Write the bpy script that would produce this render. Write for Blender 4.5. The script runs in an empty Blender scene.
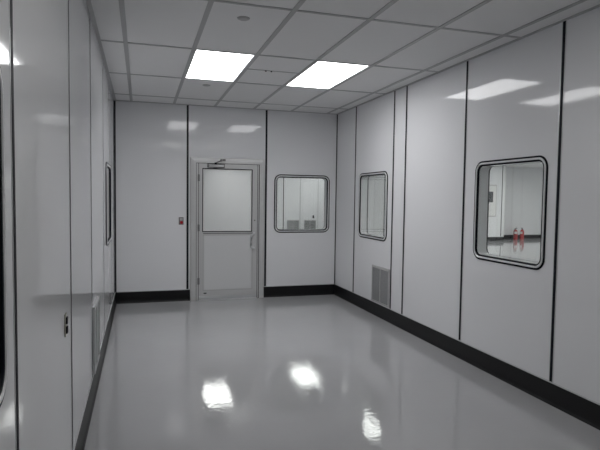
import bpy, bmesh, math
from mathutils import Vector, Matrix
from mathutils.geometry import tessellate_polygon

SC = bpy.context.scene
COL = SC.collection
W, H, T = 3.486, 3.0, 0.12          # room width, height, wall thickness
Y0 = -11.3                          # rear wall behind the camera
PI = math.pi

# ------------------------------------------------------------------ materials
def mat(name, col, rough=0.5, metal=0.0, spec=0.5):
    m = bpy.data.materials.new(name); m.use_nodes = True
    b = m.node_tree.nodes['Principled BSDF']
    b.inputs['Base Color'].default_value = (*col, 1)
    b.inputs['Roughness'].default_value = rough
    b.inputs['Metallic'].default_value = metal
    b.inputs['Specular IOR Level'].default_value = spec
    return m

def noise_bump(m, layers, colvar=None):
    """layers: (scale, strength, distance) chained bumps; colvar: (scale, amount) soft tone variation"""
    nt = m.node_tree; b = nt.nodes['Principled BSDF']
    tc = nt.nodes.new('ShaderNodeTexCoord'); prev = None
    for sc_, st, di in layers:
        n = nt.nodes.new('ShaderNodeTexNoise'); n.inputs['Scale'].default_value = sc_; n.inputs['Detail'].default_value = 2
        nt.links.new(tc.outputs['Object'], n.inputs['Vector'])
        bp = nt.nodes.new('ShaderNodeBump'); bp.inputs['Strength'].default_value = st; bp.inputs['Distance'].default_value = di
        nt.links.new(n.outputs['Fac'], bp.inputs['Height'])
        if prev: nt.links.new(prev.outputs['Normal'], bp.inputs['Normal'])
        prev = bp
    if prev: nt.links.new(prev.outputs['Normal'], b.inputs['Normal'])
    if colvar:
        s, a = colvar
        n = nt.nodes.new('ShaderNodeTexNoise'); n.inputs['Scale'].default_value = s; n.inputs['Detail'].default_value = 4
        nt.links.new(tc.outputs['Object'], n.inputs['Vector'])
        r = nt.nodes.new('ShaderNodeValToRGB'); c = b.inputs['Base Color'].default_value
        r.color_ramp.elements[0].position = .3; r.color_ramp.elements[1].position = .7
        r.color_ramp.elements[0].color = (c[0]*(1-a), c[1]*(1-a), c[2]*(1-a), 1)
        r.color_ramp.elements[1].color = (min(1, c[0]*(1+a)), min(1, c[1]*(1+a)), min(1, c[2]*(1+a)), 1)
        nt.links.new(n.outputs['Fac'], r.inputs['Fac']); nt.links.new(r.outputs['Color'], b.inputs['Base Color'])
    return m

def emis(name, col, s):
    m = bpy.data.materials.new(name); m.use_nodes = True; nt = m.node_tree; nt.nodes.clear()
    o = nt.nodes.new('ShaderNodeOutputMaterial'); e = nt.nodes.new('ShaderNodeEmission')
    e.inputs['Color'].default_value = (*col, 1); e.inputs['Strength'].default_value = s
    nt.links.new(e.outputs[0], o.inputs[0]); return m

def pane_mat():
    """thin clear glazing: transparent with a Schlick mirror term"""
    m = bpy.data.materials.new('clear_glazing'); m.use_nodes = True; nt = m.node_tree; nt.nodes.clear()
    o = nt.nodes.new('ShaderNodeOutputMaterial'); mx = nt.nodes.new('ShaderNodeMixShader')
    tr = nt.nodes.new('ShaderNodeBsdfTransparent'); tr.inputs[0].default_value = (.97, .98, .975, 1)
    gl = nt.nodes.new('ShaderNodeBsdfGlossy'); gl.inputs['Roughness'].default_value = 0.02
    lw = nt.nodes.new('ShaderNodeLayerWeight'); lw.inputs['Blend'].default_value = .5
    p = nt.nodes.new('ShaderNodeMath'); p.operation = 'POWER'; p.inputs[1].default_value = 5
    k = nt.nodes.new('ShaderNodeMath'); k.operation = 'MULTIPLY_ADD'; k.inputs[1].default_value = .96; k.inputs[2].default_value = .035
    nt.links.new(lw.outputs['Facing'], p.inputs[0]); nt.links.new(p.outputs[0], k.inputs[0])
    nt.links.new(k.outputs[0], mx.inputs[0]); nt.links.new(tr.outputs[0], mx.inputs[1]); nt.links.new(gl.outputs[0], mx.inputs[2])
    nt.links.new(mx.outputs[0], o.inputs[0]); return m

M = {}
M['panel'] = noise_bump(mat('white_wall_panel', (.80, .805, .822), .06, 0, .32), [(1.1, 1.0, .0004), (11, 1.0, .00008)])
M['floor'] = noise_bump(mat('grey_epoxy_floor', (.44, .44, .45), .01, 0, .9), [(1.6, 1.0, .0006), (8, 1.0, .0003), (26, 1.0, .00065)], (1.1, .03))
M['tile'] = noise_bump(mat('ceiling_tile', (.80, .80, .80), .75), [(160, .12, .001)])
M['grid'] = mat('ceiling_grid_metal', (.42, .425, .43), .4, .1)
M['black'] = mat('black_rubber_base', (.007, .007, .008), .4, 0, .3)
M['gasket'] = mat('black_gasket', (.006, .007, .012), .55, 0, .15)
M['alu'] = mat('brushed_aluminium', (.80, .81, .82), .3, .2)
M['satin'] = mat('satin_frame_metal', (.60, .60, .60), .35, .25)
M['doorgrey'] = mat('door_panel_grey', (.66, .665, .67), .42, .1)
M['joint'] = mat('joint_strip', (.60, .61, .62), .3, .3)
M['grille'] = mat('grille_grey', (.30, .305, .31), .5, .1)
M['void'] = mat('duct_dark', (.08, .08, .085), .8)
M['steel'] = mat('dark_steel', (.22, .22, .22), .35, .7)
M['red'] = mat('red_enamel', (.42, .02, .02), .35)
M['redbtn'] = mat('red_button', (.42, .006, .02), .35)
M['white'] = mat('white_plastic', (.75, .75, .74), .4)
M['beige'] = mat('beige_plate', (.55, .54, .47), .4)
M['darkglass'] = mat('dark_cabinet_glass', (.07, .075, .08), .15)
M['plate'] = mat('grey_cover_plate', (.46, .46, .46), .45)
M['glass'] = pane_mat()
M['lamp'] = emis('lit_diffuser', (.99, .99, 1.0), 9.0)
M['lampdim'] = emis('lit_dimmed_diffuser', (1.0, .99, .96), 3.6)  # rear lamps turned down to balance brightness along the room, not by age
M['lamphall'] = emis('lit_hall_diffuser', (1.0, 1.0, .98), 8.0)

# ------------------------------------------------------------------ helpers
WL = {}                              # world location of every parent
def thing(name, label, cat, loc, group=None):
    o = bpy.data.objects.new(name, None); COL.objects.link(o)
    o.empty_display_size = .1
    o.location = loc; WL[o.name] = Vector(loc)
    o['label'] = label; o['category'] = cat
    if group: o['group'] = group
    return o
def sthing(name, loc):
    o = bpy.data.objects.new(name, None); COL.objects.link(o); o.location = loc; WL[o.name] = Vector(loc)
    o.empty_display_size = .1
    o['kind'] = 'structure'; return o
def obj(name, bm, m, parent=None, smooth=False, label=None):
    off = WL[parent.name] if parent else Vector((0, 0, 0))
    bmesh.ops.recalc_face_normals(bm, faces=bm.faces)
    for v in bm.verts: v.co -= off
    me = bpy.data.meshes.new(name); bm.to_mesh(me); bm.free()
    for mm in (m if isinstance(m, (list, tuple)) else [m]): me.materials.append(mm)
    if smooth:
        for p in me.polygons: p.use_smooth = True
        try: me.set_sharp_from_angle(angle=math.radians(35))
        except Exception: pass
    o = bpy.data.objects.new(name, me); COL.objects.link(o)
    if parent: o.parent = parent
    WL[o.name] = off
    if label: o['label'] = label
    return o
def struct(name, bm, m, **k):
    o = obj(name, bm, m, **k); o['kind'] = 'structure'; return o

class Fr:
    """a wall's own frame: u along the wall, z up, n out of the face"""
    def __init__(s, o, u, n): s.o, s.u, s.n = Vector(o), Vector(u), Vector(n)
    def __call__(s, u, z, n=0.0): return s.o + s.u*u + s.n*n + Vector((0, 0, z))
BACK = Fr((0, 0, 0), (1, 0, 0), (0, -1, 0))
LEFT = Fr((0, 0, 0), (0, 1, 0), (1, 0, 0))
RIGHT = Fr((W, 0, 0), (0, 1, 0), (-1, 0, 0))

def box(bm, F, u0, u1, z0, z1, n0, n1, bev=0):
    vs = [bm.verts.new(F(u, z, n)) for n in (n0, n1) for z in (z0, z1) for u in (u0, u1)]
    fs = [bm.faces.new([vs[i] for i in q]) for q in ((0,1,3,2),(4,5,7,6),(0,1,5,4),(2,3,7,6),(0,2,6,4),(1,3,7,5))]
    if bev:
        es = {e for f in fs for e in f.edges}
        bmesh.ops.bevel(bm, geom=list(es), offset=bev, segments=2, affect='EDGES', profile=.5)
WF = Fr((0, 0, 0), (1, 0, 0), (0, 1, 0))       # world frame: (x, z, y)
def wbox(bm, x0, x1, y0, y1, z0, z1, bev=0): box(bm, WF, x0, x1, z0, z1, y0, y1, bev)

def rrect(u0, u1, z0, z1, r, seg=7):
    pts = []
    for cu, cz, a0 in ((u1-r, z1-r, 0), (u0+r, z1-r, 90), (u0+r, z0+r, 180), (u1-r, z0+r, 270)):
        for i in range(seg+1):
            a = math.radians(a0 + 90*i/seg); pts.append((cu+r*math.cos(a), cz+r*math.sin(a)))
    return pts
def ring(bm, F, u0, u1, z0, z1, r, prof):
    """closed profile of (inset, n) points swept round a rounded rectangle"""
    L = []
    for ins, n in prof:
        rr = max(r-ins, .004)
        L.append([bm.verts.new(F(u, z, n)) for u, z in rrect(u0+ins, u1-ins, z0+ins, z1-ins, rr)])
    k = len(L)
    for i in range(k):
        a, b = L[i], L[(i+1) % k]
        for j in range(len(a)):
            j2 = (j+1) % len(a); bm.faces.new((a[j], a[j2], b[j2], b[j]))
def arch(bm, F, u0, u1, z1, z0, prof):
    """profile swept up, across and down round a door opening"""
    L = []
    for ins, n in prof:
        L.append([bm.verts.new(F(u, z, n)) for u, z in ((u0+ins, z0), (u0+ins, z1-ins), (u1-ins, z1-ins), (u1-ins, z0))])
    k = len(L)
    for i in range(k):
        a, b = L[i], L[(i+1) % k]
        for j in range(3): bm.faces.new((a[j], a[j+1], b[j+1], b[j]))
    bm.faces.new([l[0] for l in L]); bm.faces.new([l[3] for l in L])
def slab(bm, F, outer, holes, n0, n1):
    """polygon with holes, extruded from n0 to n1"""
    loops = [outer] + holes
    flat = [p for l in loops for p in l]
    tris = tessellate_polygon([[Vector((u, z, 0)) for u, z in l] for l in loops])
    A = [bm.verts.new(F(u, z, n0)) for u, z in flat]; B = [bm.verts.new(F(u, z, n1)) for u, z in flat]
    for t in tris:
        bm.faces.new([A[i] for i in t]); bm.faces.new([B[i] for i in reversed(t)])
    s = 0
    for l in loops:
        for i in range(len(l)):
            a, b = s+i, s+(i+1) % len(l); bm.faces.new((A[a], A[b], B[b], B[a]))
        s += len(l)
def rect(u0, u1, z0, z1): return [(u0, z0), (u1, z0), (u1, z1), (u0, z1)]
def disc(bm, c, axis, r, h, seg=20, r2=None):
    """cylinder/cone frustum from c along axis"""
    q = Vector(axis).to_track_quat('Z', 'Y').to_matrix(); r2 = r if r2 is None else r2
    a = [bm.verts.new(Vector(c)+q @ Vector((r*math.cos(2*PI*i/seg), r*math.sin(2*PI*i/seg), 0))) for i in range(seg)]
    b = [bm.verts.new(Vector(c)+q @ Vector((r2*math.cos(2*PI*i/seg), r2*math.sin(2*PI*i/seg), h))) for i in range(seg)]
    bm.faces.new(a); bm.faces.new(list(reversed(b)))
    for i in range(seg): bm.faces.new((a[i], a[(i+1) % seg], b[(i+1) % seg], b[i]))
def lathe(bm, c, prof, seg=20):
    rows = []
    for r, z in prof:
        rows.append([bm.verts.new(Vector(c)+Vector((r*math.cos(2*PI*i/seg), r*math.sin(2*PI*i/seg), z))) for i in range(seg)])
    for a, b in zip(rows, rows[1:]):
        for i in range(seg): bm.faces.new((a[i], a[(i+1) % seg], b[(i+1) % seg], b[i]))
    bm.faces.new(rows[0]); bm.faces.new(rows[-1])
def tube(bm, pts, r, seg=8):
    pts = [Vector(p) for p in pts]; rows = []
    for i, p in enumerate(pts):
        d = (pts[min(i+1, len(pts)-1)]-pts[max(i-1, 0)]).normalized()
        q = d.to_track_quat('Z', 'X').to_matrix()
        rows.append([bm.verts.new(p+q @ Vector((r*math.cos(2*PI*k/seg), r*math.sin(2*PI*k/seg), 0))) for k in range(seg)])
    for a, b in zip(rows, rows[1:]):
        for k in range(seg): bm.faces.new((a[k], a[(k+1) % seg], b[(k+1) % seg], b[k]))
    bm.faces.new(rows[0]); bm.faces.new(rows[-1])
N = bmesh.new

# ------------------------------------------------------------------ walls
FI = .048                                     # width of the window frame over the panel
WZ0, WZ1, WR = 1.043, 1.985, .105
WIN = {'back': [(2.42, 3.367)], 'right': [(-1.905, -.955), (-4.745, -3.795)], 'left': [(-2.06, -1.11), (-7.52, -6.57)]}
def whole(u0, u1, i=FI): return rrect(u0+i, u1-i, WZ0+i, WZ1-i, WR-i)

DX0, DX1, DZ = 1.222, 2.139, 2.132            # door leaf
FX0, FX1, FZ = 1.093, 2.258, 2.215            # door casing, outer edge
OX0, OX1, OZ = 1.165, 2.195, 2.165            # opening in the wall

bm = N()
slab(bm, BACK, [(-T, -.0), (OX0, 0), (OX0, OZ), (OX1, OZ), (OX1, 0), (W+T, 0), (W+T, H+.1), (-T, H+.1)], [whole(*w) for w in WIN['back']], 0, -T)
wall_back = struct('wall_back', bm, M['panel'])
bm = N(); slab(bm, LEFT, rect(Y0, 0, 0, H+.1), [whole(*w) for w in WIN['left']], 0, -T); wall_left = struct('wall_left', bm, M['panel'])
bm = N(); slab(bm, RIGHT, rect(Y0, 0, 0, H+.1), [whole(*w) for w in WIN['right']], 0, -T); wall_right = struct('wall_right', bm, M['panel'])
REAR = Fr((0, Y0, 0), (1, 0, 0), (0, 1, 0))
bm = N(); box(bm, REAR, -T, W+T, 0, H+.1, 0, -T); wall_rear = struct('wall_rear', bm, M['panel'])

def batten(F, u, wall, z0=.172, z1=H-.004, black=.027, n=1, ins='gasket'):
    """H-section panel joint: aluminium flange with a black insert"""
    bm = N(); box(bm, F, u-.023, u-black/2, z0, z1, -.001, .0022*n); box(bm, F, u+black/2, u+.023, z0, z1, -.001, .0022*n)
    j = obj('panel_joint', bm, M['joint'], wall)
    bm = N(); box(bm, F, u-black/2, u+black/2, z0, z1, -.001, .0042*n); obj('joint_insert', bm, M[ins], j)
def corner(F, u0, u1, wall, n=.006):
    bm = N(); box(bm, F, u0, u1, .172, H-.004, 0, n); obj('corner_trim', bm, M['gasket'], wall)
batten(BACK, 1.054, wall_back); batten(BACK, 2.283, wall_back)
for u in (-.797, -2.05, -2.373, -3.612, -4.86, -6.1, -7.35, -8.6, -9.85): batten(RIGHT, u, wall_right)
for u in (-.9, -2.45, -3.85, -5.11, -6.43, -7.65, -8.9, -10.15): batten(LEFT, u, wall_left, n=.6)
corner(BACK, 0, .018, wall_back); corner(BACK, W-.014, W, wall_back); corner(LEFT, -.018, 0, wall_left, .005)
corner(REAR, 0, .018, wall_rear); corner(REAR, W-.018, W, wall_rear)

# baseboards: coved black rubber with a slim light track above
def base(name, F, runs, hgt=.17):
    bm = N()
    for u0, u1 in runs:
        pr = [(0, 0), (.020, 0), (.016, .008), (.010, .022), (.007, .045), (.006, hgt-.006), (.003, hgt), (0, hgt)]
        A = [bm.verts.new(F(u0, z, n)) for n, z in pr]; B = [bm.verts.new(F(u1, z, n)) for n, z in pr]
        for i in range(len(pr)):
            j = (i+1) % len(pr); bm.faces.new((A[i], A[j], B[j], B[i]))
        bm.faces.new(A); bm.faces.new(B)
    o = struct(name, bm, M['black'])
    bm = N()
    for u0, u1 in runs: box(bm, F, u0, u1, hgt, hgt+.011, 0, .005)
    obj('base_track', bm, M['joint'], o)
    return o
base('baseboard_back', BACK, [(0, FX0), (FX1, W)])
base('baseboard_left', LEFT, [(Y0, 0)])
base('baseboard_right', RIGHT, [(Y0, 0)])
base('baseboard_rear', REAR, [(0, W)])

# ------------------------------------------------------------------ windows
def window(n, F, u0, u1):
    c = F((u0+u1)/2, WZ0, -T/2)
    w = sthing('window_%d' % n, c)
    for side, s, off in ((1, 1, 0), (0, -1, -T)):
        def P(pr): return [(i, off+s*h) for i, h in pr]
        bm = N(); ring(bm, F, u0, u1, WZ0, WZ1, WR, P([(0, 0), (.001, .007), (.005, .010), (.012, .010), (.015, .006), (.015, 0)]))
        obj('outer_gasket', bm, M['gasket'], w, True)
        bm = N(); ring(bm, F, u0, u1, WZ0, WZ1, WR, P([(.015, 0), (.016, .009), (.020, .013), (.029, .013), (.033, .009), (.033, 0)]))
        obj('window_frame', bm, M['alu'], w, True)
        bm = N(); ring(bm, F, u0, u1, WZ0, WZ1, WR, P([(.033, 0), (.033, .006), (.036, .010), (.044, .009), (.049, .002), (.049, -.008), (.047, -.008), (.047, 0)]))
        obj('inner_gasket', bm, M['gasket'], w, True)
        bm = N(); slab(bm, F, rrect(u0+.0485, u1-.0485, WZ0+.0485, WZ1-.0485, WR-.0485), [], off-s*.004, off-s*.009)
        obj('glass_pane', bm, M['glass'], w)
    return w
window(1, BACK, *WIN['back'][0]); window(2, RIGHT, *WIN['right'][0]); window(3, RIGHT, *WIN['right'][1])
window(4, LEFT, *WIN['left'][0]); window(5, LEFT, *WIN['left'][1])

# ------------------------------------------------------------------ door
D = sthing('door_1', ((DX0+DX1)/2, 0, 0))
bm = N(); arch(bm, BACK, FX0, FX1, FZ, 0, [(0, 0), (0, .016), (.006, .030), (.050, .040), (.092, .040), (.092, .024), (.122, .024), (.122, 0), (.140, 0), (.140, -.03), (.072, -.03), (.072, 0)])
fr = obj('door_frame', bm, M['satin'], D)
bm = N(); arch(bm, BACK, DX0-.007, DX1+.007, DZ+.007, 0, [(0, .0255), (.0065, .0255), (.0065, .0005), (0, .0005)])
arch(bm, BACK, FX0+.088, FX1-.088, FZ-.088, 0, [(0, .0405), (.005, .0405), (.005, .0235), (0, .0235)])
obj('door_gap_seal', bm, M['gasket'], fr)
LZ = .012
GX0, GX1, GZ0, GZ1 = 1.285, 2.050, 1.075, 2.040
bm = N(); slab(bm, BACK, rect(DX0, DX1, LZ, DZ), [rect(GX0, GX1, GZ0, GZ1)], .022, -.022)
leaf = obj('door_leaf', bm, M['satin'], D)
bm = N(); ring(bm, BACK, GX0-.012, GX1+.012, GZ0-.012, GZ1+.012, .005, [(.002, .022), (.002, .025), (.013, .025), (.015, .020), (.015, -.02), (.012, -.02), (.012, .022)])
obj('glazing_gasket', bm, M['gasket'], leaf)
bm = N()
ring(bm, BACK, GX0, GX1, GZ0, GZ1, .005, [(.003, .005), (.003, .016), (.018, .012), (.018, .005)])
obj('glazing_bead', bm, M['white'], leaf)
bm = N(); box(bm, BACK, GX0+.002, GX1-.002, GZ0+.002, GZ1-.002, -.003, .004); obj('glass_pane', bm, M['glass'], leaf)
# lower panel, set into a shallow groove
bm = N(); box(bm, BACK, 1.305, 2.050, .165, 1.005, .018, .0245, .002); obj('lower_panel', bm, M['doorgrey'], leaf)
bm = N(); ring(bm, BACK, 1.287, 2.068, .147, 1.023, .004, [(0, .022), (0, .0245), (.007, .0245), (.007, .022)])
obj('panel_moulding', bm, M['plate'], leaf)
bm = N(); box(bm, BACK, 1.29, 2.065, 1.036, 1.050, .022, .027, .001); obj('mid_rail_strip', bm, M['steel'], leaf)
bm = N(); box(bm, BACK, DX0+.004, DX1-.004, .014, .062, .022, .036, .003); obj('door_sweep', bm, M['joint'], leaf)
bm = N(); box(bm, BACK, 1.300, 1.345, .100, .116, .022, .0245); obj('maker_tag', bm, M['gasket'], leaf, label='small black tag at the foot of the door')
bm = N(); disc(bm, BACK(2.098, 1.245, .022), (0, -1, 0), .012, .008); obj('lock_cylinder', bm, M['steel'], leaf, True)
for z in (1.90, 1.13, .30):
    bm = N(); disc(bm, BACK(DX0-.003, z-.055, .032), (0, 0, 1), .009, .11, 12); box(bm, BACK, DX0-.018, DX0+.014, z-.05, z+.05, .024, .028)
    obj('hinge', bm, M['steel'], D, True)
bm = N()
P = [(2.085, 1.035, .022), (2.085, 1.035, .060), (2.078, 1.033, .070), (2.050, 1.020, .078), (2.038, 1.010, .080), (2.034, .990, .080), (2.034, .850, .080), (2.038, .825, .080), (2.050, .812, .078), (2.078, .802, .070), (2.085, .800, .060), (2.085, .800, .022)]
tube(bm, [BACK(*p) for p in P], .014, 10)
hd = obj('pull_handle', bm, M['joint'], D, True)
bm = N(); 
for z in (1.035, .800): disc(bm, BACK(2.085, z, .022), (0, -1, 0), .020, .006, 16)
obj('handle_rose', bm, M['alu'], hd, True)
# closer
bm = N(); box(bm, BACK, 1.360, 1.605, 2.068, 2.114, .022, .075, .014); cl = obj('door_closer', bm, M['joint'], D, True)
bm = N(); box(bm, BACK, 1.350, 1.615, 2.060, 2.122, .0222, .030, .002); obj('back_plate', bm, M['steel'], cl)
bm = N(); box(bm, BACK, 1.356, 1.366, 2.067, 2.115, .030, .0755, .003); box(bm, BACK, 1.599, 1.609, 2.067, 2.115, .030, .0755, .003); obj('end_cap', bm, M['steel'], cl)
bm = N(); box(bm, BACK, 1.44, 1.50, 2.052, 2.070, .022, .050, .003); obj('mounting_bracket', bm, M['steel'], cl)
bm = N(); disc(bm, BACK(1.478, 2.112, .050), (0, 0, 1), .020, .026, 16); obj('closer_pivot', bm, M['gasket'], cl, True)
bm = N(); tube(bm, [BACK(1.478, 2.132, .050), BACK(1.49, 2.142, .12), BACK(1.53, 2.155, .20)], .009, 8); tube(bm, [BACK(1.53, 2.156, .20), BACK(1.565, 2.172, .12), BACK(1.585, 2.182, .045)], .009, 8)
disc(bm, BACK(1.53, 2.144, .20), (0, 0, 1), .014, .022, 12)
obj('closer_arm', bm, M['steel'], cl, True)
bm = N(); box(bm, BACK, 1.545, 1.63, 2.168, 2.196, .0401, .050, .003); obj('arm_shoe', bm, M['steel'], cl)
bm = N(); box(bm, BACK, DX0, DX1, .0002, .010, -.06, .045, .002); obj('threshold', bm, M['alu'], D)

# ------------------------------------------------------------------ floor and ceiling
HX0, HX1, HY0, HY1 = -1.9, 20.0, Y0-T, 12.6
bm = N(); wbox(bm, HX0, HX1, HY0, HY1, -.1, 0); struct('floor', bm, M['floor'])

GX = [.239+.61*i for i in range(6)]; RB = 1.2875; YA = -.534
ROWS = [YA-RB*i for i in range(9)]
TB = .019                                     # half a T-bar
CEIL = Fr((0, 0, H), (1, 0, 0), (0, 0, -1))
class CF:                                     # (u, z, n) -> x, y, H-n
    def __call__(s, u, z, n=0.0): return Vector((u, z, H-n))
CE = CF()
LIGHTS = [(1, 1), (3, 1), (1, 4), (3, 4)]     # (column, row)
def cell(c, r): return (GX[c]+TB, GX[c+1]-TB, ROWS[r+1]+TB, ROWS[r]-TB)
bm = N(); slab(bm, CE, rect(0, W, Y0, 0), [rect(*cell(*l)) for l in LIGHTS], 0, -.02)
ceiling = struct('ceiling', bm, M['tile'])
bm = N()
def bar(u0, u1, z0, z1, d=.006): box(bm, CE, u0, u1, z0, z1, 0, d)
for x in GX: bar(x-TB, x+TB, Y0, 0)
for y in ROWS:
    e = [0]+GX+[W]
    for a, b in zip(e, e[1:]):
        bar(a+(TB if a in GX else 0), b-(TB if b in GX else 0), y-.014, y+.014, .0055)
bar(GX[2]+TB, GX[3]-TB, -2.530, -2.516, .005)
obj('ceiling_grid', bm, M['grid'], ceiling)
bm = N()
bar(0, .030, Y0, 0, .0065); bar(W-.030, W, Y0, 0, .0065); bar(.03, W-.03, -.030, 0, .0062); bar(.03, W-.03, Y0, Y0+.03, .0062)
obj('wall_angle', bm, M['grid'], ceiling)
bm = N()
for x in (1.679, 1.742): disc(bm, (x, -2.523, H-.005), (0, 0, -1), .009, .008, 10)
obj('grid_screw', bm, M['gasket'], ceiling)

def troffer(c, cellrect, label, group=None, lamp='lamp'):
    u0, u1, z0, z1 = cellrect
    t = thing('ceiling_light', label, 'ceiling light', ((u0+u1)/2, (z0+z1)/2, H), group)
    bm = N(); g = .001
    slab(bm, CE, rect(u0+g, u1-g, z0+g, z1-g), [rect(u0+.010, u1-.010, z0+.010, z1-.010)], .002, -.06)
    box(bm, CE, u0+g, u1-g, z0+g, z1-g, -.06, -.065)
    obj('fixture_frame', bm, M['satin'], t)
    bm = N(); box(bm, CE, u0+.0101, u1-.0101, z0+.0101, z1-.0101, -.002, -.006); obj('diffuser', bm, M[lamp], t)
    return t
troffer(0, cell(1, 1), 'lit rectangular ceiling light above the door side, the left of the two in view')
troffer(0, cell(3, 1), 'lit rectangular ceiling light nearer the right wall, the right of the two in view')
REARG = 'ceiling lights nearer the camera seen only as reflections'
for l in LIGHTS[2:]: troffer(0, cell(*l), 'lit rectangular ceiling light overhead, out of the frame nearer the camera', REARG, 'lampdim')

for (x, y), lab in (((1.134, -4.096), 'grey round cover disc on the near ceiling tile, in front of the left light'),
                    ((1.155, -1.523), 'small grey round cover disc on the tile behind the left light')):
    t = thing('sprinkler_cover', lab, 'sprinkler cover', (x, y, H))
    bm = N(); disc(bm, (x, y, H), (0, 0, -1), .050, .006, 28, .046); obj('cover_plate', bm, M['plate'], t, True)
    bm = N(); disc(bm, (x, y, H-.006), (0, 0, -1), .038, .004, 28, .036); obj('cover_cap', bm, M['plate'], t, True)

# ------------------------------------------------------------------ grilles and plates
def grille(F, u0, u1, z0, z1, label, group=None, fm='plate', fd=.014):
    t = thing('air_grille', label, 'air vent', F((u0+u1)/2, z0, 0), group)
    um = (u0+u1)/2
    bm = N(); slab(bm, F, rect(u0, u1, z0, z1), [rect(u0+.022, um-.012, z0+.022, z1-.030), rect(um+.012, u1-.022, z0+.022, z1-.030)], .0005, fd)
    obj('grille_frame', bm, M[fm], t)
    bm = N(); box(bm, F, u0+.01, u1-.01, z0+.01, z1-.01, .0003, .0015); obj('duct_backing', bm, M['void'], t)
    bm = N(); k = 0; z = z0+.030
    while z < z1-.036:
        for a, b in ((u0+.022, um-.012), (um+.012, u1-.022)):
            vs = [bm.verts.new(F(u, zz, n)) for u in (a, b) for zz, n in ((z, .011), (z+.0125, .003), (z+.0105, .0025), (z-.0015, .0095))]
            for q in ((0,1,5,4),(1,2,6,5),(2,3,7,6),(3,0,4,7),(0,1,2,3),(4,5,6,7)): bm.faces.new([vs[i] for i in q])
        z += .0165
    obj('louvers', bm, M['grille'], t)
    return t
grille(RIGHT, -2.018, -1.485, .188, .690, 'grey louvered air grille low on the right wall below the smaller window')
grille(LEFT, -3.80, -3.30, .188, .725, 'louvered air grille low on the left wall, seen nearly edge-on', None, 'joint', .018)

t = thing('outlet_plate', 'slim beige outlet plate with dark sockets low on the left wall', 'outlet', LEFT(-5.352, .905, 0))
bm = N(); box(bm, LEFT, -5.378, -5.325, .900, 1.015, .0005, .006, .002); obj('plate', bm, M['beige'], t)
for z in (.932, .980):
    bm = N(); box(bm, LEFT, -5.366, -5.336, z-.017, z+.017, .006, .013, .001); obj('socket', bm, M['gasket'], t)

t = thing('wall_switch', 'small grey exit switch plate with a red button left of the door', 'switch', BACK(.958, 1.18, 0))
bm = N(); box(bm, BACK, .922, .995, 1.178, 1.293, .0005, .010, .003); obj('switch_plate', bm, M['steel'], t)
bm = N(); box(bm, BACK, .938, .980, 1.242, 1.280, .010, .016, .003); obj('key_switch', bm, M['plate'], t)
bm = N(); disc(bm, BACK(.962, 1.213, .010), (0, -1, 0), .022, .014, 18); obj('push_button', bm, M['redbtn'], t, True, 'round red button')

# ------------------------------------------------------------------ the hall beyond the windows
NORTH = Fr((0, 12.6, 0), (1, 0, 0), (0, -1, 0))
SECT = Fr((0, 9.28, 0), (1, 0, 0), (0, -1, 0))
RECS = Fr((0, 10.25, 0), (1, 0, 0), (0, -1, 0))
CX = 14.12
bm = N(); box(bm, NORTH, HX0-T, 7.85, 0, H+.1, 0, -T); wn = struct('wall_north', bm, M['panel'])
bm = N(); wbox(bm, 7.85, CX, 9.28, 12.6+T, 0, H+.1); ws = struct('wall_corner', bm, M['panel'])
bm = N(); box(bm, RECS, CX, HX1, 0, H+.1, 0, -T); wr = struct('wall_recess', bm, M['panel'])
bm = N(); wbox(bm, HX1, HX1+T, HY0, 10.25+T, 0, H+.1); struct('wall_east', bm, M['panel'])
bm = N(); wbox(bm, HX0-T, HX0, HY0, 12.6, 0, H+.1); struct('wall_west', bm, M['panel'])
bm = N(); wbox(bm, W+T, HX1, HY0-T, HY0, 0, H+.1); wbox(bm, HX0, -T, HY0-T, HY0, 0, H+.1); struct('wall_south', bm, M['panel'])
batten(NORTH, 5.97, wn)
for u in (6.69, 7.47): batten(NORTH, u, wn, ins='joint', black=.006, n=.4)
for u in (8.9, 10.2, 11.5, 12.75, 13.98): batten(SECT, u, ws)
for u in (16.75, 18.0, 19.2): batten(RECS, u, wr, ins='joint', black=.006, n=.4)
bm = N(); box(bm, SECT, CX-.03, CX+.004, .172, H, 0, .006); obj('corner_cap', bm, M['white'], ws)
base('baseboard_north', NORTH, [(HX0, 7.85)]); base('baseboard_corner', SECT, [(7.85, CX)]); base('baseboard_recess', RECS, [(CX, HX1)])

HL = [(1.75, 2.36, 3.25, 4.47), (4.13, 4.74, 3.95, 5.17), (4.42, 5.03, .85, 2.07),
      (2.2, 2.81, 8.6, 9.82), (5.9, 6.51, 9.4, 10.62), (8.0, 8.61, 5.2, 6.42), (11.0, 11.61, 6.3, 7.52), (13.2, 13.81, 5.6, 6.82),
      (15.0, 15.61, 2.6, 3.82), (17.6, 18.21, 5.0, 6.22), (10.5, 11.11, 3.0, 4.22), (14.2, 14.81, 6.4, 7.62), (15.9, 16.51, 6.1, 7.32), (18.4, 19.01, 3.0, 4.22), (3.4, 4.01, 10.6, 11.82), (7.0, 7.61, 10.6, 11.82), (5.3, 5.91, 7.2, 8.42), (9.6, 10.21, 7.4, 8.62), (12.1, 12.71, 7.4, 8.62), (11.8, 12.41, 4.6, 5.82), (17.0, 17.61, 1.2, 2.42), (14.9, 15.51, 5.0, 6.22), (9.0, 9.61, 1.0, 2.22), (5.0, 5.61, -7.1, -5.88), (8.6, 9.21, -3.0, -1.78), (11.6, 12.21, -2.0, -.78), (5.0, 5.61, -2.6, -1.38), (8.6, 9.21, -7.0, -5.78), (13.5, 14.11, 1.0, 2.22), (6.5, 7.11, -4.5, -3.28)]
e = .04
bm = N()
class CF2:
    def __call__(s, u, z, n=0.0): return Vector((u, z, H-n))
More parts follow.
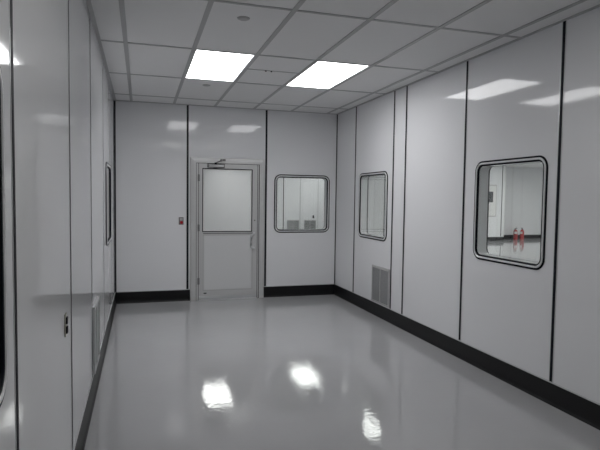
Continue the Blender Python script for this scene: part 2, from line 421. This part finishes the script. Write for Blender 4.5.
slab(bm, CE, [(HX0, HY0), (0-T, HY0), (-T, T), (W+T, T), (W+T, HY0), (HX1, HY0), (HX1, 10.25), (CX, 10.25), (CX, 9.28), (7.85, 9.28), (7.85, 12.6), (HX0, 12.6)],
     [rect(*h) for h in HL], 0, -.02)
struct('ceiling_hall', bm, M['tile'])
labs = ['bright hall ceiling light beyond the door, mirrored in the floor through its glass',
        'bright hall ceiling light beyond the back window, mirrored in the floor',
        'bright hall ceiling light outside the smaller right window, mirrored in the floor']
for i, h in enumerate(HL):
    troffer(0, h, labs[i] if i < 3 else 'added unseen ceiling light that brightens the outer hall', None if i < 3 else 'added hall lights out of sight', 'lamphall')  # lamps past the mirrored ones are added, unseen, to brighten the hall

grille(NORTH, 6.13, 6.65, .188, .69, 'grey air grille on the far hall wall, left of the pair through the back window')
grille(NORTH, 6.865, 7.39, .188, .69, 'grey air grille on the far hall wall, right of the pair through the back window')
grille(SECT, 12.82, 13.30, .188, .69, 'grey air grille low under the cabinet, at the left edge of the large right window')
t = thing('wall_outlet', 'tiny dark outlet box above the right far grille, through the back window', 'outlet', NORTH(7.27, .75, 0))
bm = N(); box(bm, NORTH, 7.235, 7.305, .76, .885, .0005, .014, .003); obj('outlet_box', bm, M['gasket'], t)
bm = N(); box(bm, NORTH, 7.25, 7.29, .80, .845, .014, .017, .001); obj('socket', bm, M['steel'], t)

t = thing('wall_cabinet', 'flat white wall cabinet with a small dark window, seen through the large right window', 'cabinet', SECT(13.4, .97, 0))
bm = N(); box(bm, SECT, 13.08, 13.72, .97, 2.22, .0005, .02, .003); obj('cabinet_body', bm, M['plate'], t)
bm = N(); box(bm, SECT, 13.115, 13.685, 1.005, 2.185, .02, .034, .004); dr = obj('cabinet_door', bm, M['white'], t)
bm = N(); box(bm, SECT, 13.17, 13.55, 1.53, 1.95, .034, .038, .002); obj('dark_window', bm, M['darkglass'], dr)

def extinguisher(x, y, label, turn, lab):
    t = thing('fire_extinguisher', label, 'fire extinguisher', (x, y, 0))
    bm = N(); lathe(bm, (x, y, 0), [(.068, 0), (.080, .006), (.082, .02), (.082, .33), (.076, .365), (.055, .392), (.030, .405), (.026, .42)]); obj('cylinder', bm, M['red'], t, True)
    c, s = math.cos(turn), math.sin(turn)
    bm = N(); rows = []
    a0 = lab-.9; seg = 16
    for z in (.24, .34):
        rows.append([bm.verts.new((x+.0835*math.cos(a0+1.8*i/seg), y+.0835*math.sin(a0+1.8*i/seg), z)) for i in range(seg+1)])
        rows.append([bm.verts.new((x+.0825*math.cos(a0+1.8*i/seg), y+.0825*math.sin(a0+1.8*i/seg), z)) for i in range(seg+1)])
    a, a2, b, b2 = rows
    for p, q in ((a, b), (b, b2), (b2, a2), (a2, a)):
        for i in range(seg): bm.faces.new((p[i], p[i+1], q[i+1], q[i]))
    bm.faces.new((a[0], b[0], b2[0], a2[0])); bm.faces.new((a[-1], b[-1], b2[-1], a2[-1]))
    obj('label_sheet', bm, M['white'], t)
    bm = N(); disc(bm, (x, y, .42), (0, 0, 1), .024, .045, 14); obj('valve', bm, M['steel'], t, True)
    bm = N()
    for dz in (.455, .485):
        tube(bm, [(x-.02*c, y-.02*s, dz-.01), (x+.05*c, y+.05*s, dz), (x+.10*c, y+.10*s, dz+.012)], .009, 6)
    obj('squeeze_handle', bm, M['gasket'], t, True)
    bm = N(); tube(bm, [(x-.02*c, y-.02*s, .45), (x-.08*c, y-.08*s, .45), (x-.105*c, y-.105*s, .40), (x-.10*c, y-.10*s, .25), (x-.095*c, y-.095*s, .12)], .011, 8)
    obj('hose', bm, M['gasket'], t, True)
extinguisher(15.16, 9.86, 'red fire extinguisher on the hall floor, the left of the pair', 0.3, -2.2)
extinguisher(15.48, 9.86, 'red fire extinguisher on the hall floor, the right of the pair', -2.6, -3.0)

# ------------------------------------------------------------------ world, camera, view
w = bpy.data.worlds.new('world'); SC.world = w; w.use_nodes = True
w.node_tree.nodes['Background'].inputs[0].default_value = (.02, .02, .02, 1)

cam = bpy.data.cameras.new('camera'); co = bpy.data.objects.new('camera', cam); COL.objects.link(co)
yaw, pitch, roll, f = 0.2953, -0.0520, 0.0132, 524.12
def ray(px, py):
    u, v = (px-300)/f, (py-225)/f
    c, s = math.cos(roll), math.sin(roll); u, v = c*u+s*v, -s*u+c*v
    x, y, z = u, 1, -v
    c, s = math.cos(pitch), math.sin(pitch); y, z = c*y-s*z, s*y+c*z
    c, s = math.cos(yaw), math.sin(yaw); x, y = c*x+s*y, -s*x+c*y
    return Vector((x, y, z))
fw = ray(300, 225).normalized(); rt = (ray(301, 225)-ray(300, 225)).normalized(); up = rt.cross(fw).normalized()
R = Matrix((rt, up, -fw)).transposed()
co.matrix_world = Matrix.Translation((.3673, -8.1971, 1.6138)) @ R.to_4x4()
cam.sensor_fit = 'HORIZONTAL'; cam.sensor_width = 36; cam.lens = f*36/600
cam.clip_start = .02; cam.clip_end = 100
SC.camera = co
vs = SC.view_settings
vs.view_transform = 'Standard'; vs.look = 'None'; vs.exposure = 0; vs.gamma = 1; vs.use_curve_mapping = False
SC.cycles.max_bounces = 10; SC.cycles.transparent_max_bounces = 16; SC.cycles.sample_clamp_indirect = 12
